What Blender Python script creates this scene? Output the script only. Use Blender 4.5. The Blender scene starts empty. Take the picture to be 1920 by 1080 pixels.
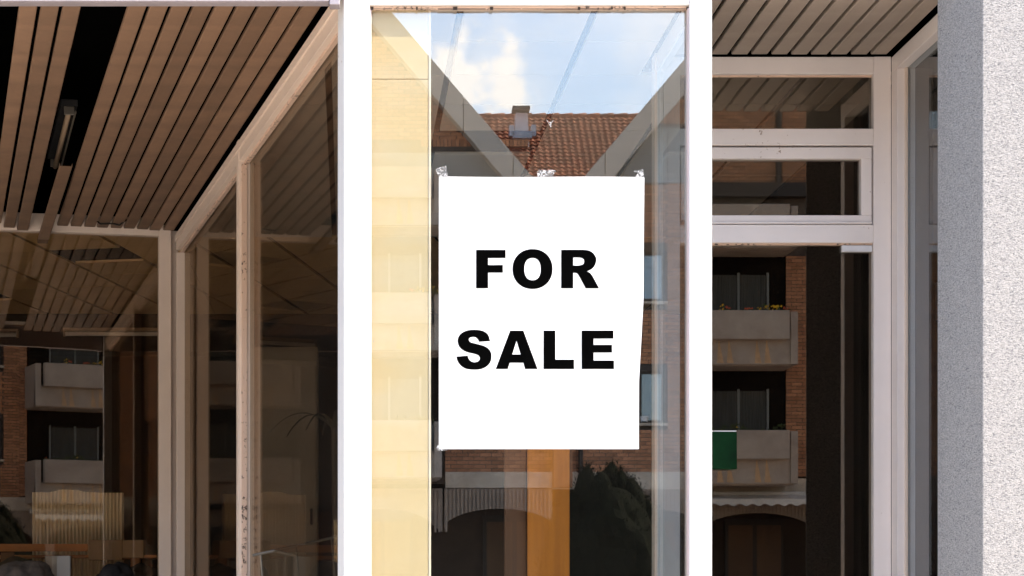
import bpy, bmesh, math, random
from mathutils import Vector, Euler
random.seed(11)
R_ = math.radians
SC = bpy.context.scene
COL = SC.collection

# ------------------------------------------------------------------ camera
F, ZF, EYE = 3500.0, 8.05, 1.6          # focal length in px of the 1920 frame, metres to the shop front, eye height
cam = bpy.data.cameras.new("camera")
cam.sensor_width = 36.0
cam.lens = 36.0 * F / 1920.0
cam.shift_x = (960 - 650) / 1920.0
cam.shift_y = (1090 - 540) / 1920.0
cam.clip_start, cam.clip_end = 0.05, 2000
camo = bpy.data.objects.new("camera", cam)
camo.location = (0, -ZF, EYE)
camo.rotation_euler = (R_(90), 0, 0)
COL.objects.link(camo)
SC.camera = camo

# ------------------------------------------------------------------ sky, sun, exposure
SUN_EL, SUN_AZ = 45.0, 61.0             # elevation; degrees from the facade's normal towards +x
sdir = Vector((math.cos(R_(SUN_EL)) * math.sin(R_(SUN_AZ)), -math.cos(R_(SUN_EL)) * math.cos(R_(SUN_AZ)), math.sin(R_(SUN_EL))))
w = bpy.data.worlds.new("World")
SC.world = w
w.use_nodes = True
nt = w.node_tree
nt.nodes.clear()
N, L = nt.nodes.new, nt.links.new
out = N("ShaderNodeOutputWorld"); bg = N("ShaderNodeBackground")
sky = N("ShaderNodeTexSky"); sky.sky_type = 'NISHITA'; sky.sun_disc = False
sky.sun_elevation = R_(SUN_EL); sky.sun_rotation = math.atan2(sdir.x, sdir.y)
sky.air_density = 1.0; sky.dust_density = 1.4; sky.ozone_density = .9
tc = N("ShaderNodeTexCoord")
# clouds: wide drifting field plus one heap of cumulus low over the roofs across the street
nz = N("ShaderNodeTexNoise"); nz.inputs['Scale'].default_value = 3.1; nz.inputs['Detail'].default_value = 9; nz.inputs['Roughness'].default_value = .58
L(tc.outputs['Generated'], nz.inputs['Vector'])
rp = N("ShaderNodeMapRange"); rp.inputs[1].default_value = .62; rp.inputs[2].default_value = .76
L(nz.outputs['Fac'], rp.inputs[0])
n2 = N("ShaderNodeTexNoise"); n2.inputs['Scale'].default_value = 26; n2.inputs['Detail'].default_value = 8; n2.inputs['Roughness'].default_value = .6
L(tc.outputs['Generated'], n2.inputs['Vector'])
cc = Vector(((862 - 650) / F, -1, (1090 - 168) / F)).normalized()
dm = N("ShaderNodeVectorMath"); dm.operation = 'DISTANCE'; dm.inputs[1].default_value = cc
L(tc.outputs['Generated'], dm.inputs[0])
ma = N("ShaderNodeMath"); ma.operation = 'MULTIPLY_ADD'; ma.inputs[1].default_value = -.10; ma.inputs[2].default_value = .05
L(n2.outputs['Fac'], ma.inputs[0])
mb = N("ShaderNodeMath"); mb.operation = 'ADD'
L(dm.outputs['Value'], mb.inputs[0]); L(ma.outputs[0], mb.inputs[1])
r2 = N("ShaderNodeMapRange"); r2.inputs[1].default_value = .031; r2.inputs[2].default_value = .020
L(mb.outputs[0], r2.inputs[0])
mx = N("ShaderNodeMath"); mx.operation = 'MAXIMUM'; mx.use_clamp = True
L(rp.outputs[0], mx.inputs[0]); L(r2.outputs[0], mx.inputs[1])
cm = N("ShaderNodeMath"); cm.operation = 'MULTIPLY'; cm.inputs[1].default_value = .85
L(mx.outputs[0], cm.inputs[0])
mix = N("ShaderNodeMixRGB"); mix.inputs[2].default_value = (6.0, 5.9, 5.85, 1)
L(cm.outputs[0], mix.inputs[0]); L(sky.outputs[0], mix.inputs[1])
L(mix.outputs[0], bg.inputs[0]); bg.inputs[1].default_value = .15
L(bg.outputs[0], out.inputs[0])

sl = bpy.data.lights.new("sun", 'SUN'); sl.energy = 2.0; sl.angle = R_(.53); sl.color = (1.0, .92, .80)
so = bpy.data.objects.new("sun", sl); so.rotation_euler = sdir.to_track_quat('Z', 'Y').to_euler(); so.location = (6, -12, 14)
COL.objects.link(so)
vs = SC.view_settings
vs.view_transform = 'Standard'; vs.look = 'None'; vs.gamma = 1; vs.use_curve_mapping = False
vs.exposure = 2.25

SC.render.engine = 'CYCLES'
SC.cycles.max_bounces = 12; SC.cycles.diffuse_bounces = 5; SC.cycles.glossy_bounces = 6
SC.cycles.transparent_max_bounces = 24; SC.cycles.sample_clamp_indirect = 6
SC.cycles.caustics_reflective = False

# ------------------------------------------------------------------ materials
def mat(name, col, rough=.6, col2=None, scale=6., bump=0., bscale=60., metal=0., spec=.4, detail=5, island=0., thresh=(.35, .7), stretch=None):
    m = bpy.data.materials.new(name); m.use_nodes = True
    t = m.node_tree; n = t.nodes.new; l = t.links.new
    p = t.nodes['Principled BSDF']
    p.inputs['Roughness'].default_value = rough; p.inputs['Metallic'].default_value = metal
    p.inputs['Specular IOR Level'].default_value = spec
    c = n("ShaderNodeTexCoord"); mp = n("ShaderNodeMapping"); l(c.outputs['Object'], mp.inputs[0])
    if stretch: mp.inputs['Scale'].default_value = stretch
    nz = n("ShaderNodeTexNoise"); nz.inputs['Scale'].default_value = scale; nz.inputs['Detail'].default_value = detail; nz.inputs['Roughness'].default_value = .62
    l(mp.outputs[0], nz.inputs['Vector'])
    mr = n("ShaderNodeMapRange"); mr.inputs[1].default_value, mr.inputs[2].default_value = thresh; l(nz.outputs['Fac'], mr.inputs[0])
    mi = n("ShaderNodeMixRGB"); mi.inputs[1].default_value = (*col, 1); mi.inputs[2].default_value = (*(col2 or [x * .8 for x in col]), 1)
    l(mr.outputs[0], mi.inputs[0]); o = mi.outputs[0]
    if island:
        g = n("ShaderNodeNewGeometry"); oi = n("ShaderNodeObjectInfo")
        ad = n("ShaderNodeMath"); ad.operation = 'ADD'; l(g.outputs['Random Per Island'], ad.inputs[0]); l(oi.outputs['Random'], ad.inputs[1])
        fr = n("ShaderNodeMath"); fr.operation = 'FRACT'; l(ad.outputs[0], fr.inputs[0])
        m2 = n("ShaderNodeMapRange"); m2.inputs[3].default_value = 1 - island; m2.inputs[4].default_value = 1 + island * .6; l(fr.outputs[0], m2.inputs[0])
        vm = n("ShaderNodeVectorMath"); vm.operation = 'SCALE'; l(o, vm.inputs[0]); l(m2.outputs[0], vm.inputs['Scale']); o = vm.outputs[0]
    l(o, p.inputs['Base Color'])
    if bump:
        b2 = n("ShaderNodeTexNoise"); b2.inputs['Scale'].default_value = bscale; b2.inputs['Detail'].default_value = 6; l(mp.outputs[0], b2.inputs['Vector'])
        bp = n("ShaderNodeBump"); bp.inputs['Strength'].default_value = bump; bp.inputs['Distance'].default_value = .01
        l(b2.outputs['Fac'], bp.inputs['Height']); l(bp.outputs[0], p.inputs['Normal'])
    return m

def paint(name, col, wear=(.30, .20, .13), amount=.0, streak=.0):
    """painted wood or metal: even coat, faint dirt, small chips"""
    m = mat(name, col, .42, [x * .93 for x in col], 3.0, .05, 25, spec=.45)
    t = m.node_tree; n = t.nodes.new; l = t.links.new; p = t.nodes['Principled BSDF']
    base = p.inputs['Base Color'].links[0].from_socket
    c = n("ShaderNodeTexCoord")
    a = n("ShaderNodeTexNoise"); a.inputs['Scale'].default_value = 38; a.inputs['Detail'].default_value = 9; a.inputs['Roughness'].default_value = .7; l(c.outputs['Object'], a.inputs['Vector'])
    b = n("ShaderNodeTexNoise"); b.inputs['Scale'].default_value = 2.2; l(c.outputs['Object'], b.inputs['Vector'])
    s = n("ShaderNodeMath"); s.operation = 'MULTIPLY_ADD'; s.inputs[1].default_value = .45; l(b.outputs['Fac'], s.inputs[0]); l(a.outputs['Fac'], s.inputs[2])
    r = n("ShaderNodeMapRange"); r.inputs[1].default_value = .93 - amount; r.inputs[2].default_value = .97 - amount; l(s.outputs[0], r.inputs[0])
    mi = n("ShaderNodeMixRGB"); mi.inputs[2].default_value = (*wear, 1); l(r.outputs[0], mi.inputs[0]); l(base, mi.inputs[1]); l(mi.outputs[0], p.inputs['Base Color'])
    return m

def glass(name, r0, tint=(.9, .93, .92), graze=.5, dust=.012, wave=.0, rc=(1, 1, 1)):
    m = bpy.data.materials.new(name); m.use_nodes = True
    t = m.node_tree; t.nodes.clear(); n = t.nodes.new; l = t.links.new
    o = n("ShaderNodeOutputMaterial"); tr = n("ShaderNodeBsdfTransparent"); tr.inputs[0].default_value = (*tint, 1)
    gl = n("ShaderNodeBsdfGlossy"); gl.inputs['Roughness'].default_value = 0.0; gl.inputs[0].default_value = (*rc, 1)
    lw = n("ShaderNodeLayerWeight"); lw.inputs['Blend'].default_value = .5
    pw = n("ShaderNodeMath"); pw.operation = 'POWER'; pw.inputs[1].default_value = 5; l(lw.outputs['Facing'], pw.inputs[0])
    mu = n("ShaderNodeMath"); mu.operation = 'MULTIPLY_ADD'; mu.inputs[1].default_value = graze; mu.inputs[2].default_value = r0; l(pw.outputs[0], mu.inputs[0])
    ms = n("ShaderNodeMixShader"); l(mu.outputs[0], ms.inputs[0]); l(tr.outputs[0], ms.inputs[1]); l(gl.outputs[0], ms.inputs[2])
    c = n("ShaderNodeTexCoord")
    if wave:
        z = n("ShaderNodeTexNoise"); z.inputs['Scale'].default_value = 2.2; z.inputs['Detail'].default_value = 1; l(c.outputs['Object'], z.inputs['Vector'])
        b = n("ShaderNodeBump"); b.inputs['Strength'].default_value = 1; b.inputs['Distance'].default_value = wave; l(z.outputs['Fac'], b.inputs['Height']); l(b.outputs[0], gl.inputs['Normal'])
    # dust film, water spots and drip marks that sit on the pane
    df = n("ShaderNodeBsdfDiffuse"); df.inputs[0].default_value = (.62, .56, .48, 1)
    mp = n("ShaderNodeMapping"); mp.inputs['Scale'].default_value = (1, 1, .35); l(c.outputs['Object'], mp.inputs[0])
    a = n("ShaderNodeTexNoise"); a.inputs['Scale'].default_value = 60; a.inputs['Detail'].default_value = 4; a.inputs['Roughness'].default_value = .8; l(mp.outputs[0], a.inputs['Vector'])
    r = n("ShaderNodeMapRange"); r.inputs[1].default_value = .71; r.inputs[2].default_value = .80; r.inputs[4].default_value = .4; l(a.outputs['Fac'], r.inputs[0])
    k = n("ShaderNodeTexNoise"); k.inputs['Scale'].default_value = 2.4; k.inputs['Detail'].default_value = 3; l(c.outputs['Object'], k.inputs['Vector'])
    k2 = n("ShaderNodeMath"); k2.operation = 'MULTIPLY'; k2.inputs[1].default_value = dust * 2; l(k.outputs['Fac'], k2.inputs[0])
    ad = n("ShaderNodeMath"); ad.operation = 'ADD'; ad.use_clamp = True; l(r.outputs[0], ad.inputs[0]); l(k2.outputs[0], ad.inputs[1])
    m2 = n("ShaderNodeMixShader"); l(ad.outputs[0], m2.inputs[0]); l(ms.outputs[0], m2.inputs[1]); l(df.outputs[0], m2.inputs[2])
    l(m2.outputs[0], o.inputs[0])
    return m

M = {}
M['white'] = paint('white_paint', (.70, .685, .665), amount=.0)
M['cream'] = paint('aged_cream_paint', (.74, .61, .50), amount=-.03)
M['greypaint'] = paint('door_white_paint', (.84, .76, .715), amount=.01)
M['putty'] = paint('old_putty', (.66, .47, .35), wear=(.08, .05, .035), amount=.13)
M['pinkreveal'] = paint('pink_grey_reveal', (.60, .49, .47), amount=.03)
M['crack'] = mat('dark_seal', (.035, .025, .02), .8)
M['alu'] = mat('brushed_aluminium', (.34, .30, .31), .45, (.25, .22, .23), 2.0, .05, 80, metal=.3)
M['slatL'] = mat('brown_beige_slat', (.255, .152, .09), .55, (.15, .09, .055), 3.5, .04, 30, thresh=(.35, .75), island=.2, detail=8)  # browner, darker base than the right slats, uneven by noise
M['slatR'] = mat('beige_slat', (.37, .30, .24), .5, (.25, .20, .16), 3.2, .03, 30, thresh=(.3, .75), island=.12)
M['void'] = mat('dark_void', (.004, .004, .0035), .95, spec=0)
M['tile'] = mat('cream_ceiling_tile', (.76, .53, .28), .8, (.66, .46, .24), 1.3, island=.05)
M['tilebay'] = mat('pale_ceiling_tile', (.62, .56, .49), .8, (.55, .50, .44), 1.3, island=.04)
M['paper'] = mat('white_paper', (.63, .63, .62), .85, (.585, .585, .585), 4.0, .08, 9, spec=.1)
M['ink'] = mat('black_ink', (.0015, .0015, .0015), .9, (.001, .001, .001), spec=0)
M['yellow'] = mat('yellow_board', (.60, .475, .275), .75, (.60, .495, .32), 3.0, .04, 40, spec=.2, thresh=(.45, .62), stretch=(.4, 1, 1.2))
M['yelltrim'] = mat('cream_edge', (.80, .70, .54), .7)
M['orange'] = mat('orange_board', (.80, .29, .025), .7, (.62, .21, .02), 7.0, stretch=(3, 1, .12))
M['brown'] = mat('brown_board', (.17, .085, .04), .7, (.12, .06, .03), 3.0, stretch=(1, 1, .25))
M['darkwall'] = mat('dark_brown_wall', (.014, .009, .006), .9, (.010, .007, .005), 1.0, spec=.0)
M['intfloor'] = mat('worn_timber_floor', (.26, .18, .11), .7, (.18, .12, .075), 2.0, stretch=(1, .1, 1))
M['innerwall'] = mat('interior_plaster', (.30, .23, .16), .9, (.2, .15, .1), 1.2)
M['stucco'] = None
M['brick'] = mat('red_brown_brick', (.55, .25, .125), .9, (.42, .18, .09), 9.0, .25, 60, island=.30)
M['mortar'] = mat('brick_mortar', (.14, .10, .075), .95, (.10, .07, .055), 6.0, .1, 60)
M['roof'] = mat('clay_roof_tile', (.45, .145, .058), .8, (.26, .09, .042), 5.0, .15, 40, island=.32, thresh=(.4, .8))
M['barge'] = mat('grey_brown_bargeboard', (.60, .50, .41), .7, (.53, .44, .36), 1.2)
M['clad'] = mat('grey_cladding', (.26, .25, .23), .7, (.22, .215, .20), 1.0)
M['concrete'] = mat('exposed_concrete', (.50, .40, .325), .9, (.36, .28, .23), 2.2, .2, 40)
M['concband'] = mat('pale_concrete', (.66, .54, .42), .9, (.44, .35, .27), 2.4, .2, 30)
M['ribbed'] = mat('ribbed_concrete', (.36, .265, .20), .9, (.26, .19, .145), 1.4)
M['rust'] = mat('rust_stain', (.70, .42, .22), .9, (.5, .30, .17), 6)
M['bframe'] = mat('window_frame_brown', (.05, .035, .028), .6)
M['wframe'] = mat('window_frame_white', (.6, .58, .56), .6)
M['curtain'] = mat('pale_blue_curtain', (.62, .68, .76), .9, (.4, .45, .52), 3.0, stretch=(14, 1, .3))
M['curtaing'] = mat('greenish_curtain', (.11, .10, .085), .9, (.03, .028, .024), 3.0, stretch=(14, 1, .3))
M['zinc'] = mat('zinc_sheet', (.55, .56, .58), .4, (.35, .37, .4), 5, metal=.5)
M['chim'] = mat('pale_chimney_cladding', (.90, .87, .84), .7, (.82, .78, .75), 3)
M['chimcap'] = mat('chimney_cap_slab', (.16, .13, .10), .8)
M['awn'] = mat('awning_cloth', (.72, .66, .62), .85, (.6, .55, .5), 3)
M['leaf'] = mat('yew_foliage', (.009, .011, .006), .8, (.018, .020, .010), 4, island=.4, spec=.02)
M['leaf2'] = mat('balcony_foliage', (.06, .09, .03), .8, (.1, .1, .04), 4, island=.4)
M['flowy'] = mat('yellow_petals', (.85, .50, .03), .7)
M['flowr'] = mat('red_orange_petals', (.70, .14, .06), .7)
M['bark'] = mat('bark', (.08, .055, .035), .9, bump=.3)
M['pave'] = mat('warm_paving', (.70, .61, .52), .9, (.62, .54, .45), 1.5, .1, 30)
M['asphalt'] = mat('asphalt', (.16, .15, .14), .9, (.13, .125, .12), 3, .2, 50)
M['ground'] = mat('ground', (.12, .11, .09), .95)
M['kerb'] = mat('kerb_stone', (.35, .33, .30), .85)
M['marking'] = mat('road_paint', (.75, .74, .70), .8)
M['card'] = mat('cardboard', (.30, .20, .12), .85, (.24, .16, .095), 2)
M['arcade'] = mat('arcade_back_wall', (.085, .055, .04), .9, (.05, .032, .024), 1.5, spec=.1)
M['corr'] = mat('corrugated_cream', (.82, .74, .58), .7, (.74, .65, .49), 2.0)
M['rim'] = mat('orange_timber', (.50, .20, .06), .7)
M['bag'] = mat('black_plastic_bag', (.014, .014, .015), .7, (.03, .028, .026), 5, spec=.15)
M['greyst'] = mat('grey_debris', (.10, .08, .065), .9, (.03, .027, .024), 14, .3, 50)
M['metal'] = mat('dull_steel', (.17, .15, .12), .45, metal=.6)
M['tubew'] = mat('tube_light_plastic', (.34, .24, .15), .5)
M['green'] = mat('dark_green_plastic', (.006, .040, .012), .5, (.004, .018, .007), 8, spec=.05)
M['dried'] = mat('dried_leaves', (.045, .040, .025), .9)
M['plate'] = mat('white_plastic', (.80, .78, .78), .5)
M['facade'] = mat('upper_facade_render', (.6, .57, .53), .9, bump=.1)
M['glassF'] = glass('display_glass', .132, (.96, .97, .96), .45, .002, .0, (1, .95, .89))
M['glassD'] = glass('door_glass', .125, (.62, .62, .60), .45, .001, rc=(1, .84, .68))
M['glassL'] = glass('rear_glass', .075, (.84, .80, .74), .45, .003, rc=(1, .85, .70))
M['glassS'] = glass('side_glass', .08, (.74, .72, .68), .30, .006, rc=(1, .85, .70))
M['glassB'] = glass('flat_window_glass', .10, (.8, .85, .88), .4, .01)

def tapemat():
    m = bpy.data.materials.new('clear_tape'); m.use_nodes = True
    t = m.node_tree; t.nodes.clear(); n = t.nodes.new; l = t.links.new
    o = n("ShaderNodeOutputMaterial"); tr = n("ShaderNodeBsdfTransparent"); tr.inputs[0].default_value = (.86, .86, .86, 1)
    p = n("ShaderNodeBsdfDiffuse"); p.inputs[0].default_value = (.85, .85, .85, 1)
    c = n("ShaderNodeTexCoord"); z = n("ShaderNodeTexNoise"); z.inputs['Scale'].default_value = 90; z.inputs['Detail'].default_value = 6; z.inputs['Distortion'].default_value = 1.5; l(c.outputs['Object'], z.inputs['Vector'])
    r = n("ShaderNodeMapRange"); r.inputs[1].default_value = .52; r.inputs[2].default_value = .60; r.inputs[3].default_value = .05; r.inputs[4].default_value = .35; l(z.outputs['Fac'], r.inputs[0])
    mi = n("ShaderNodeMixShader"); l(r.outputs[0], mi.inputs[0]); l(tr.outputs[0], mi.inputs[1]); l(p.outputs[0], mi.inputs[2]); l(mi.outputs[0], o.inputs[0])
    return m
M['tape'] = tapemat()

def stucco():
    m = bpy.data.materials.new('coarse_grey_stucco'); m.use_nodes = True
    t = m.node_tree; n = t.nodes.new; l = t.links.new; p = t.nodes['Principled BSDF']
    p.inputs['Roughness'].default_value = .95; p.inputs['Specular IOR Level'].default_value = .1
    c = n("ShaderNodeTexCoord"); mp = n("ShaderNodeMapping"); mp.inputs['Scale'].default_value = (1, 1, 2.0); l(c.outputs['Object'], mp.inputs[0])
    a = n("ShaderNodeTexNoise"); a.inputs['Scale'].default_value = 120; a.inputs['Detail'].default_value = 3; a.inputs['Roughness'].default_value = .6; a.inputs['Distortion'].default_value = .8; l(mp.outputs[0], a.inputs['Vector'])
    r = n("ShaderNodeMapRange"); r.inputs[1].default_value = .30; r.inputs[2].default_value = .58; l(a.outputs['Fac'], r.inputs[0])
    mi = n("ShaderNodeMixRGB"); mi.inputs[1].default_value = (.11, .11, .118, 1); mi.inputs[2].default_value = (.355, .34, .325, 1); l(r.outputs[0], mi.inputs[0])
    l(mi.outputs[0], p.inputs['Base Color'])
    b = n("ShaderNodeBump"); b.inputs['Strength'].default_value = .9; b.inputs['Distance'].default_value = .008; l(a.outputs['Fac'], b.inputs['Height']); l(b.outputs[0], p.inputs['Normal'])
    return m
M['stucco'] = stucco()

# ------------------------------------------------------------------ mesh helpers
class MB:
    def __init__(s): s.v = []; s.f = []; s.o = Vector((0, 0, 0)); s.ax = Vector((1, 0, 0)); s.ay = Vector((0, 1, 0))
    def frame(s, o, ax, ay):
        s.o = Vector((o[0], o[1], 0)); s.ax = Vector((ax[0], ax[1], 0)); s.ay = Vector((ay[0], ay[1], 0)); return s
    def p(s, a, b, z): return tuple(s.o + s.ax * a + s.ay * b + Vector((0, 0, z)))
    def box(s, a0, a1, b0, b1, z0, z1):
        k = len(s.v)
        s.v += [s.p(a, b, z) for z in (z0, z1) for b in (b0, b1) for a in (a0, a1)]
        s.f += [tuple(k + i for i in q) for q in ((0, 2, 3, 1), (4, 5, 7, 6), (0, 1, 5, 4), (2, 6, 7, 3), (0, 4, 6, 2), (1, 3, 7, 5))]
        return s
    def prism(s, pts, z0, z1):             # pts (a, b) outline in plan
        k = len(s.v); n = len(pts)
        s.v += [s.p(a, b, z0) for a, b in pts] + [s.p(a, b, z1) for a, b in pts]
        s.f += [tuple(range(k + n - 1, k - 1, -1)), tuple(range(k + n, k + 2 * n))]
        s.f += [(k + i, k + (i + 1) % n, k + n + (i + 1) % n, k + n + i) for i in range(n)]
        return s
    def slab(s, pts, b0, b1):              # pts (a, z) outline in elevation
        k = len(s.v); n = len(pts)
        s.v += [s.p(a, b0, z) for a, z in pts] + [s.p(a, b1, z) for a, z in pts]
        s.f += [tuple(range(k, k + n)), tuple(range(k + 2 * n - 1, k + n - 1, -1))]
        s.f += [(k + (i + 1) % n, k + i, k + n + i, k + n + (i + 1) % n) for i in range(n)]
        return s
    def tube(s, p0, p1, r, n=8, r1=None):
        p0 = Vector(p0); p1 = Vector(p1); r1 = r if r1 is None else r1
        d = (p1 - p0).normalized(); u = d.orthogonal().normalized(); v = d.cross(u); k = len(s.v)
        for q, rr in ((p0, r), (p1, r1)):
            s.v += [tuple(q + (u * math.cos(t) + v * math.sin(t)) * rr) for t in [2 * math.pi * i / n for i in range(n)]]
        s.f += [(k + i, k + (i + 1) % n, k + n + (i + 1) % n, k + n + i) for i in range(n)] + [tuple(range(k + n - 1, k - 1, -1)), tuple(range(k + n, k + 2 * n))]
        return s
    def mesh(s, name, m):
        me = bpy.data.meshes.new(name); me.from_pydata(s.v, [], s.f)
        bm = bmesh.new(); bm.from_mesh(me); bmesh.ops.recalc_face_normals(bm, faces=bm.faces); bm.to_mesh(me); bm.free()
        me.materials.append(M[m]); return me
    def build(s, name, m, parent=None, bevel=0., label=None, smooth=False, **props):
        me = s.mesh(name, m)
        if smooth:
            for q in me.polygons: q.use_smooth = True
        o = bpy.data.objects.new(name, me); COL.objects.link(o)
        if parent: o.parent = parent
        if bevel:
            b = o.modifiers.new('bevel', 'BEVEL'); b.width = bevel; b.segments = 2; b.limit_method = 'ANGLE'; b.harden_normals = False
        if label: o['label'] = label
        for a, b in props.items(): o[a] = b
        return o

def thing(name, label, cat, group=None, kind=None):
    o = bpy.data.objects.new(name, None); COL.objects.link(o)
    o['label'] = label; o['category'] = cat
    if group: o['group'] = group
    if kind: o['kind'] = kind
    return o
def link(name, me, parent=None, loc=(0, 0, 0), rot=(0, 0, 0), scale=None, **props):
    o = bpy.data.objects.new(name, me); COL.objects.link(o); o.location = loc; o.rotation_euler = rot
    if scale: o.scale = scale
    if parent: o.parent = parent
    for a, b in props.items(): o[a] = b
    return o
def X(px, y): return (px - 650) * (ZF + y) / F
def Z(py, y): return EYE + (1090 - py) * (ZF + y) / F

HC = EYE + 2.626                 # soffit height 4.226
TH = math.atan(.2166)
D = (-math.sin(TH), math.cos(TH))            # direction the left recess runs back
NL = (-math.cos(TH), -math.sin(TH))          # from the side glazing out into the left recess
YR = .158 * ZF                               # plane of the door, 1.272
CX, CY = -1.318, 5.98                        # rear corner of the left recess
TLEN = CY / math.cos(TH)

# ------------------------------------------------------------------ ground, street
def struct(name, mb, m): return mb.build(name, m, kind='structure')
struct('ground', MB().box(-300, 300, -400, 120, -.6, -.16), 'ground')
struct('road', MB().box(-120, 120, -22, -13, -.159, -.12), 'asphalt')
pv = struct('pavement', MB().box(-60, 60, -12.86, 6.4, -.158, -.002), 'mortar')  # unseen paving, made wide and pale for its warm bounce
me = MB().box(-.297, .297, -.297, .297, -.05, 0).mesh('paving_slab', 'pave')
k = 0
for i in range(-11, 12):
    for j in range(13):
        link('paving_slab', me, pv, (i * .6, -.3 - j * .6, random.uniform(-.001, .001) + .002)); k += 1
sf = MB()
for i in range(-30, 31):
    for j in range(-7, 21):
        if abs(i) <= 11 and 0 <= j < 13: continue
        sf.box(i * .6 - .297, i * .6 + .297, -.6 - j * .6 + .003, -.6 - j * .6 + .597, -.05, .002)
sf.build('paving_slab', 'pave', pv, kind='stuff')
struct('kerb', MB().box(-60, 60, -13, -12.86, -.16, .0), 'kerb')
pv2 = struct('pavement', MB().box(-60, 60, -31.5, -22.14, -.158, -.002), 'pave')
struct('kerb', MB().box(-60, 60, -22.14, -22, -.16, .0), 'kerb')
mk = MB()
for i in range(-12, 13): mk.box(i * 6 - 1.5, i * 6 + 1.5, -17.56, -17.44, -.119, -.115)
struct('road_marking', mk, 'marking')

# ------------------------------------------------------------------ shop building shell
sh = thing('shop_building', 'shop building with an added, unseen upper wall above the glazed shop front', 'building')
MB().box(-9, 7.5, .02, 12, 4.78, 9.5).build('added_upper_wall', 'facade', sh)  # unseen mass put in to keep sky light off the ceilings
MB().box(-9, 2.685, -.02, .32, 4.36, 4.775).build('fascia', 'facade', sh)
MB().box(-9.2, -9, -.02, 12, -.1, 9.4).build('side_wall', 'facade', sh)
MB().box(6.3, 7.3, .45, 12, -.1, 4.775).build('side_wall', 'facade', sh)
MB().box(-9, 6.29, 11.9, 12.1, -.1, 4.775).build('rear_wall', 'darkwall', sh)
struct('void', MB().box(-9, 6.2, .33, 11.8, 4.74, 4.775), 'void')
# interior
struct('floor', MB().prism([(.02, .12), (1.53, .12), (1.53, 1.4), (6.2, 1.4), (6.2, 11.8), (-8.8, 11.8), (-8.8, 4.6), (CX - .05, CY + .15)], -.1, .16), 'intfloor')
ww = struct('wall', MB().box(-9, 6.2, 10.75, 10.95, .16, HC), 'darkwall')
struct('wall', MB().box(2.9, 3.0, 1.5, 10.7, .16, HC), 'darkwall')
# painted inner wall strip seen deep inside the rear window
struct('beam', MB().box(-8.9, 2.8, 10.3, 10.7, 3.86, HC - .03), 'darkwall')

# interior ceiling of square tiles with dark gaps, cut to the walls at its borders
def clip_poly(P, planes):
    for (nx, ny, d) in planes:                     # keep nx*x + ny*y <= d
        o_ = []
        for i in range(len(P)):
            a, b = P[i - 1], P[i]; da, db = nx * a[0] + ny * a[1] - d, nx * b[0] + ny * b[1] - d
            if (da < 0) != (db < 0):
                t = da / (da - db); o_.append((a[0] + (b[0] - a[0]) * t, a[1] + (b[1] - a[1]) * t))
            if db <= 0: o_.append(b)
        P = o_
        if len(P) < 3: return []
    return P
def tiled_ceiling(par, org, ang, u0, u1, v0, v1, planes, m, missing):
    c, s_ = math.cos(ang), math.sin(ang)
    W_, P_ = .62, .60
    hw, hp = (W_ - .036) / 2, (P_ - .006) / 2
    tm = MB().box(-hw, hw, -hp, hp, 0, .018).mesh('ceiling_tile', m)
    for i in range(u0, u1):
        for j in range(v0, v1):
            a, b = (i + .5) * W_, (j + .5) * P_
            x, y = org[0] + a * c + b * s_, org[1] - a * s_ + b * c
            if any(abs((mx - x) * c - (my - y) * s_) < W_ / 2 and abs((mx - x) * s_ + (my - y) * c) < P_ / 2 for mx, my in missing): continue
            cor = [(x + p * c + q * s_, y - p * s_ + q * c) for p, q in ((-hw, -hp), (hw, -hp), (hw, hp), (-hw, hp))]
            cp = clip_poly(cor, planes)
            if not cp: continue
            if all(min(math.dist(p, q) for q in cor) < 1e-6 for p in cp) and len(cp) == 4:
                link('ceiling_tile', tm, par, (x, y, HC + random.uniform(0, .002)), (random.uniform(-.001, .001), random.uniform(-.001, .001), -ang))
            else:
                ar = abs(sum(cp[k - 1][0] * cp[k][1] - cp[k][0] * cp[k - 1][1] for k in range(len(cp)))) / 2
                if ar > .004: MB().prism(cp, HC + .001, HC + .019).build('ceiling_tile', m, par)
sx_ = lambda off: (-1, -.2166, .023 - off)         # stay to the right of the side glazing
ceil_ = struct('ceiling', MB().prism([(.08, .34), (2.9, .34), (2.9, 10.7), (-8.9, 10.7), (-8.9, 4.7), (CX, CY + .25)], HC + .20, HC + .24), 'void')
tiled_ceiling(ceil_, (.525, 1.035), 0., -4, 9, -2, 1, [sx_(.13), (0, -1, -.12), (1, 0, 1.52), (0, 1, 1.635)], 'tilebay', [])
tiled_ceiling(ceil_, (.525, 1.035), 0., -6, 9, 1, 9, [sx_(.13), (1, 0, 2.88), (0, 1, 6.2)], 'tilebay', [(.83, 3.1)])
AR = math.atan(.206)
tiled_ceiling(ceil_, (-2.536 + .62 * .06, 6.19), AR, -16, 9, -6, 10, [(.2166, -1, .2166 * CX - CY - .16), (0, 1, 10.28), (1, 0, CX + .02), (-1, 0, 8.5)], 'tile', [(-1.676, 7.19), (-3.17, 9.29)])
tiled_ceiling(ceil_, (-2.536 + .62 * .06, 6.19), AR, -16, 9, -6, 10, [(0, -1, -6.21), (0, 1, 10.28), (1, 0, 2.88), (-1, 0, -CX - .03)], 'tile', [])

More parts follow.
